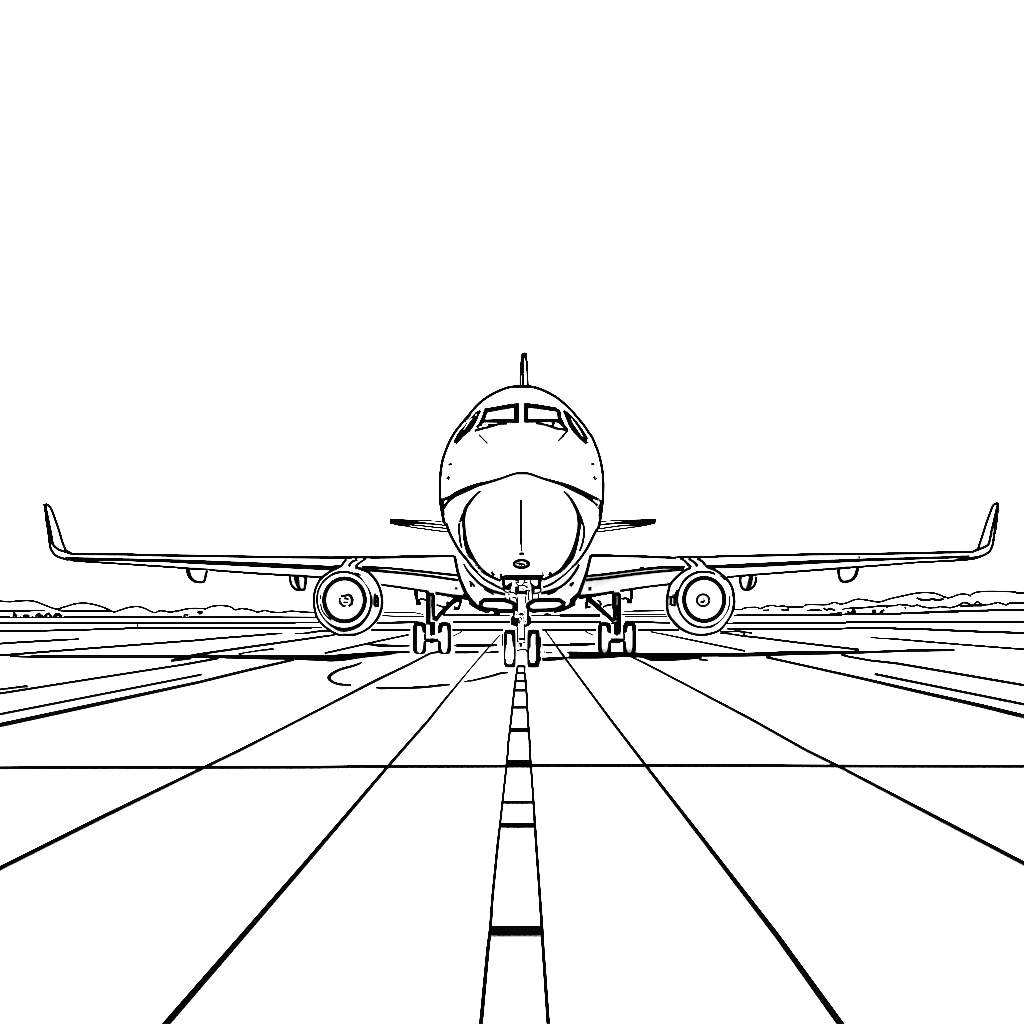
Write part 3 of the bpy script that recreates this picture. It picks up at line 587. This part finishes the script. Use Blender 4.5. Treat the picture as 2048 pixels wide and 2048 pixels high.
fn.ink(z('A', (980, 88, 4), (1000, 92, 4), (1006, 155, 3.5), (1015, 210, 3.5), (1018, 320, 3), (1022, 480, 3)), FNS)
for pr in ([(49.7, 6.9), (50.9, 7.9), (51.6, 8.06), (55.5, 8.06)], [(55.5, 8.06), (55.2, 6.9), (54.5, 4.6)]):
    fn.loft([[Vector((.03 + dx, Y + dy, zz)) for dx, dy in ((-.02, -.02), (.02, -.02), (.02, .03), (-.02, .03))] for Y, zz in pr], mi=1)
part(fn, 'tail_fin')
def stab(top, bot, lines, tip):
    mb = MB(); rg = []
    sgn = 1 if top[0][0] > CX else -1
    xs = [top[0][0], top[0][0] - sgn * 25, top[0][0] - sgn * 60, CX + sgn * 148, CX + sgn * 60]
    for x in xs:
        t_, b_ = lerp_line(top, x) + .8, lerp_line(bot, x) - .8; Y0 = 54.6 - (1 - abs(x - CX) / 265) * 3
        a, c_ = W3(x, t_, Y0), W3(x, b_, Y0 + 1.2)
        rg.append([a, W3(x, (t_ * .6 + b_ * .4), Y0 - .05), c_, Vector((c_.x, Y0 + 1.25, c_.z + .06)), a + Vector((0, .5, .02))])
    mb.loft(rg)
    SS = Surf(depth=lambda px, py: 54.4 - (1 - abs(px - CX) / 265) * 3, thick=.05)
    for l in lines: mb.ink(l, SS, wadd=1.1)
    mb.fill(tip, Surf(depth=lambda px, py: 54.3 - (1 - abs(px - CX) / 265) * 3, thick=.05))
    part(mb, 'tailplane')
stab(z('L', (275, 250), (600, 262), (1320, 285), (1790, 335)), z('L', (275, 385), (700, 450), (1240, 545), (1640, 600), (1880, 605)),
     [z('L', (275, 262, 2.2), (600, 268, 2), (1320, 290, 2), (1650, 318, 2), (1800, 345, 2)), z('L', (275, 318, 7), (700, 340, 8), (1000, 345, 6), (1150, 362, 5), (1450, 385, 3.2), (1650, 405, 3), (1820, 430, 2.5)),
      z('L', (600, 385, 4), (960, 422, 2.5), (1200, 440, 3), (1500, 475, 3), (1740, 498, 3), (1850, 522, 3)), z('L', (275, 350, 4), (500, 410, 3.5), (750, 450, 2.5), (900, 480, 2.8), (1240, 525, 3), (1500, 563, 3), (1740, 590, 3), (1900, 597, 2.5))],
     z('L', (275, 250), (600, 255), (980, 285), (980, 350), (760, 395), (690, 435), (275, 385)))
stab(z('M', (1820, 250), (1320, 275), (660, 290), (240, 335)), z('M', (1820, 330), (1570, 430), (1160, 490), (800, 545), (380, 605), (160, 605)),
     [z('M', (1820, 265, 2.2), (1300, 272, 2), (660, 290, 2), (330, 318, 2), (220, 345, 2)), z('M', (1818, 305, 6.5), (1400, 335, 8), (1150, 340, 6.5), (900, 350, 5.5), (660, 370, 4), (400, 392, 3), (190, 430, 3)),
      z('M', (1550, 380, 3.5), (1100, 425, 3.5), (800, 440, 3), (550, 475, 3), (370, 503, 3), (180, 515, 2.5)), z('M', (1800, 350, 4), (1560, 415, 3), (1400, 448, 2.6), (1100, 488, 2.8), (900, 512, 3), (650, 550, 3), (400, 580, 3), (150, 597, 2.5))],
     z('M', (1820, 252), (1320, 262), (950, 285), (950, 350), (1130, 362), (1350, 398), (1570, 425), (1820, 335)))

# ---- wheels: a black tyre of revolution about X with its pale tread face
def wheel(cx_, cy_, hw, hh, Y, lc, rc, parent, strokes=()):
    mb = MB(); c0 = W3(cx_, cy_, Y); rw, rh = hw * Y / FP, hh * Y / FP; rg = []
    for u, rr_ in ((-1, .55), (-1, .84), (-.9, .94), (-.6, .995), (0, 1), (.6, .995), (.9, .94), (1, .84), (1, .55)):
        rg.append([c0 + Vector((u * rw, rr_ * rh * math.cos(2 * math.pi * i / 48), rr_ * rh * math.sin(2 * math.pi * i / 48))) for i in range(48)])
    mb.loft(rg, mi=1); sf = Surf(depth=Y - .02, bvh=[mb.bvh()], lift=.01)
    ys = [lc[0][1] + (lc[-1][1] - lc[0][1]) * i / 30 for i in range(31)]
    def xa(c_, y):
        for a, b_ in zip(c_, c_[1:]):
            if y <= b_[1]: return a[0] + (b_[0] - a[0]) * (y - a[1]) / max(1e-6, b_[1] - a[1])
        return c_[-1][0]
    vs, fs = [], []
    for y in ys:
        a, b_ = xa(lc, y), xa(rc, y)
        for q in range(5): vs.append(sf.at(a + (b_ - a) * q / 4, y)[0])
    for i in range(30):
        for q in range(4): fs.append((5 * i + q, 5 * i + q + 1, 5 * i + q + 6, 5 * i + q + 5))
    mb.add(vs, fs, 0)
    for s_ in strokes: mb.ink(s_, Surf(depth=Y - .1, thick=.05))
    part(mb, 'wheel', parent)
def post(mb, x, y0, y1, hw, Y):
    a, b_ = W3(x, y0, Y), W3(x, y1, Y); r_ = hw * Y / FP
    mb.loft([[v + Vector((r_ * math.cos(2 * math.pi * i / 16), r_ * math.sin(2 * math.pi * i / 16), 0)) for i in range(16)] for v in (a, b_)])
GK = Surf(depth=29.85, thick=.04)
ng = MB(); post(ng, 1042.6, 1180, 1312, 7, 30.0)
ax = W3(1042, 1300, 30.0)
ng.loft([[Vector((x, 30 + .04 * math.cos(i * math.pi / 4), .30 + .04 * math.sin(i * math.pi / 4))) for i in range(8)] for x in (-.16, .16)])
for pg in [((555, 200), (700, 185), (1345, 185), (1345, 275), (555, 275)), ((590, 270), (645, 270), (645, 430), (600, 430)), ((640, 345), (668, 385), (700, 350), (770, 315), (770, 370), (755, 440), (735, 455), (600, 450), (600, 380)),
           ((1253, 270), (1325, 270), (1305, 350), (1305, 440), (1253, 440)), ((1120, 320), (1195, 385), (1235, 385), (1250, 350), (1305, 350), (1305, 440), (1200, 440), (1160, 490), (1130, 480), (1130, 400)),
           ((830, 395), (905, 395), (905, 480), (1050, 480), (1050, 535), (850, 535), (830, 490)),
           ((770, 940), (830, 965), (900, 980), (885, 1100), (865, 1140), (790, 1112), (755, 1100), (755, 980)), ((1050, 940), (1105, 940), (1122, 980), (1122, 1080), (1085, 1120), (1025, 1140), (1003, 1120), (1050, 1060))]:
    ng.fill(z('K', *pg), GK)
for ln in [((570, 150, 4), (568, 205, 4)), ((1332, 130, 2), (1348, 190, 3.5), (1335, 230, 2)), ((1112, 275, 2), (1112, 345, 2), (1140, 400, 2)), ((870, 388, 3), (930, 372, 3), (1000, 378, 3), (1045, 400, 4), (1050, 435, 4)),
           ((815, 283, 2), (885, 285, 3), (885, 325, 3.5), (840, 322, 2), (865, 355, 3), (905, 380, 3)), ((1012, 275, 3.5), (990, 330, 3), (960, 365, 2.5)), ((1000, 320, 2), (1065, 320, 2)), ((1040, 300, 2), (1060, 318, 2)),
           ((960, 410, 2), (985, 460, 3)), ((590, 440, 3), (640, 480, 3), (680, 505, 3), (735, 490, 3)), ((735, 440, 3), (740, 500, 3), (800, 505, 3), (870, 555, 3.5)), ((705, 520, 3), (725, 560, 3)), ((570, 540, 3.5), (640, 535, 3), (640, 560, 2)),
           ((1145, 480, 3), (1150, 650, 2.2), (1145, 690, 2.2)), ((1310, 430, 3), (1298, 490, 3), (1240, 518, 3.5), (1130, 532, 4)), ((1261, 530, 2.2), (1261, 615, 2.2)), ((1240, 625, 2.5), (1160, 655, 2.5), (1070, 690, 3)),
           ((1010, 465, 2.5), (1100, 470, 3), (1078, 500, 2.5), (1078, 640, 2.2), (1100, 645, 3)), ((1015, 540, 3), (1060, 540, 3)), ((640, 590, 2.5), (680, 640, 2.5)), ((728, 590, 2.5), (740, 680, 3)), ((775, 598, 2.5), (840, 600, 2.5), (855, 650, 2.5), (872, 690, 3)),
           ((873, 590, 2.2), (873, 870, 2.2)), ((1020, 572, 2), (1020, 700, 2)), ((850, 700, 6.5), (835, 790, 5), (852, 790, 3), (855, 860, 3)), ((820, 800, 2.5), (812, 880, 3.5), (800, 960, 5)), ((1055, 700, 5), (1060, 790, 4.5), (1068, 850, 4), (1068, 950, 4)),
           ((905, 888, 3.5), (975, 888, 3.5)), ((885, 912, 2.2), (995, 912, 2.2)), ((925, 928, 2), (940, 928, 2)), ((960, 928, 2), (975, 928, 2)), ((855, 900, 2), (855, 935, 2)), ((1003, 848, 2), (1003, 882, 2)), ((1035, 855, 2.2), (1060, 855, 2.2)),
           ((905, 965, 2), (938, 965, 2)), ((948, 975, 2), (948, 1010, 2)), ((978, 960, 2), (1000, 1000, 2)), ((985, 1015, 2), (985, 1045, 2)), ((1020, 1015, 2), (1020, 1060, 2)), ((905, 1015, 2), (915, 1040, 2), (935, 1038, 2)), ((890, 1058, 2), (912, 1060, 2), (912, 1082, 2)),
           ((873, 1130, 2.2), (873, 1432, 2.2)), ((1003, 1080, 2.2), (1003, 1395, 2.2)), ((902, 1361, 3.8), (1003, 1361, 3.8)), ((975, 1425, 2), (1012, 1425, 2)), ((902, 1443, 2), (957, 1443, 2)), ((938, 1437, 3.8), (938, 1507, 3.8)),
           ((865, 1573, 2.2), (905, 1570, 2.2), (925, 1555, 2.2), (1020, 1555, 2.2), (1045, 1585, 4), (1075, 1560, 4))]:
    ng.ink(z('K', *ln), GK, wadd=.5)
ngo = part(ng, 'nose_gear')
def KP(*p): return z('K', *p)
wheel(*KP((735, 1536))[0][:2], 11.9, 38.8, 30.0,
      KP((682, 1270), (682, 1480), (663, 1500), (660, 1630), (646, 1650), (646, 1710), (662, 1730), (665, 1780), (700, 1822)),
      KP((738, 1270), (770, 1320), (776, 1480), (792, 1500), (808, 1600), (808, 1705), (792, 1730), (785, 1780), (755, 1822)), ngo, [KP((598, 1255, 2), (598, 1490, 2))])
wheel(*KP((1168, 1536))[0][:2], 12.8, 38.8, 30.0,
      KP((1142, 1270), (1140, 1320), (1122, 1330), (1122, 1520), (1105, 1530), (1087, 1600), (1087, 1725), (1105, 1740), (1125, 1803)),
      KP((1197, 1270), (1197, 1480), (1214, 1500), (1214, 1745), (1197, 1760), (1175, 1803)), ngo, [KP((1297, 1325, 2), (1297, 1525, 2))])

def main_gear(fr, strokes, mid):
    Y = 38.1; mb = MB(); x0 = z(fr, (mid, 0))[0][0]
    post(mb, x0, 1180, z(fr, (0, 1020))[0][1], 6, Y)
    ya = z(fr, (0, 1075))[0][1]; a = W3(x0 - 24, ya, Y); b_ = W3(x0 + 24, ya, Y)
    mb.loft([[v + Vector((0, .05 * math.cos(i * math.pi / 4), .05 * math.sin(i * math.pi / 4))) for i in range(8)] for v in (a, b_)])
    for q in strokes: mb.ink(z(fr, *q), Surf(depth=Y - .12, thick=.06))
    go = part(mb, 'main_gear')
    L_ = [(-158, 925), (-162, 990), (-162, 1155), (-155, 1195), (-134, 1213)]; R_ = [(-122, 925), (-108, 965), (-106, 998), (-66, 1003), (-66, 1068), (-96, 1090), (-98, 1145), (-108, 1190), (-130, 1213)]
    for sg in (-1, 1):
        c_ = z(fr, (mid + sg * 134, 1052))[0]
        la = z(fr, *[(mid - sg * u, v) for u, v in L_]); ra = z(fr, *[(mid - sg * u, v) for u, v in R_])
        wheel(c_[0], c_[1], 12.7, 32.1, Y, la if sg < 0 else ra, ra if sg < 0 else la, go) if False else wheel(c_[0], c_[1], 12.7, 32.1, Y, la, ra, go)
main_gear('C', [((1375, 560, 7.5), (1375, 912, 7.5)), ((1433, 590, 7), (1430, 700, 7), (1440, 860, 5)), ((1400, 585, 5), (1440, 585, 5)), ((1422, 880, 9), (1422, 1020, 9)), ((1412, 1015, 3), (1412, 1038, 2)),
           ((1245, 540, 7), (1250, 640, 7)), ((1240, 680, 5), (1300, 680, 6)), ((1265, 632, 9), (1265, 690, 9)), ((1280, 632, 3), (1325, 630, 3), (1352, 652, 3)), ((1450, 870, 7), (1500, 800, 8), (1550, 750, 9), (1640, 660, 9), (1700, 620, 8)), ((1460, 692, 3), (1510, 712, 3.5), (1555, 722, 3)),
           ((1584, 655, 2), (1574, 690, 3)), ((1645, 728, 7), (1700, 735, 5), (1715, 700, 4), (1725, 660, 5)), ((1650, 680, 3), (1680, 655, 4), (1740, 650, 5)), ((1540, 800, 4), (1555, 770, 4)),
           ((1335, 1090, 5), (1360, 1074, 4), (1490, 1078, 4), (1505, 1095, 5)), ((1365, 1082, 6), (1450, 1082, 6)), ((1415, 1055, 4), (1415, 1115, 6))], 1418)
main_gear('D', [((473, 560, 8), (475, 700, 8), (478, 860, 5)), ((533, 570, 7), (533, 990, 5)), ((500, 580, 6), (530, 580, 6)), ((503, 700, 8), (503, 800, 8)), ((505, 880, 13), (505, 1012, 14)), ((503, 1010, 4), (503, 1030, 3)), ((518, 800, 4), (518, 900, 6)),
           ((662, 540, 5), (660, 640, 5.5)), ((638, 632, 9), (638, 686, 10)), ((558, 640, 4), (590, 622, 4), (630, 640, 4)), ((180, 620, 12), (240, 665, 10), (290, 710, 10), (350, 765, 9), (420, 825, 8), (470, 880, 6)), ((350, 722, 3), (400, 700, 3.5), (452, 692, 3)),
           ((290, 640, 3), (320, 665, 4), (340, 705, 3)), ((175, 660, 5), (178, 740, 5)), ((180, 720, 3), (225, 720, 3.5)), ((170, 650, 5), (240, 645, 8)), ((335, 785, 6), (375, 780, 5)), ((445, 905, 3), (465, 880, 3)),
           ((415, 1095, 5.5), (435, 1076, 5), (570, 1076, 5), (595, 1095, 6)), ((440, 1085, 6), (545, 1085, 7)), ((505, 1055, 4), (505, 1115, 4))], 505)
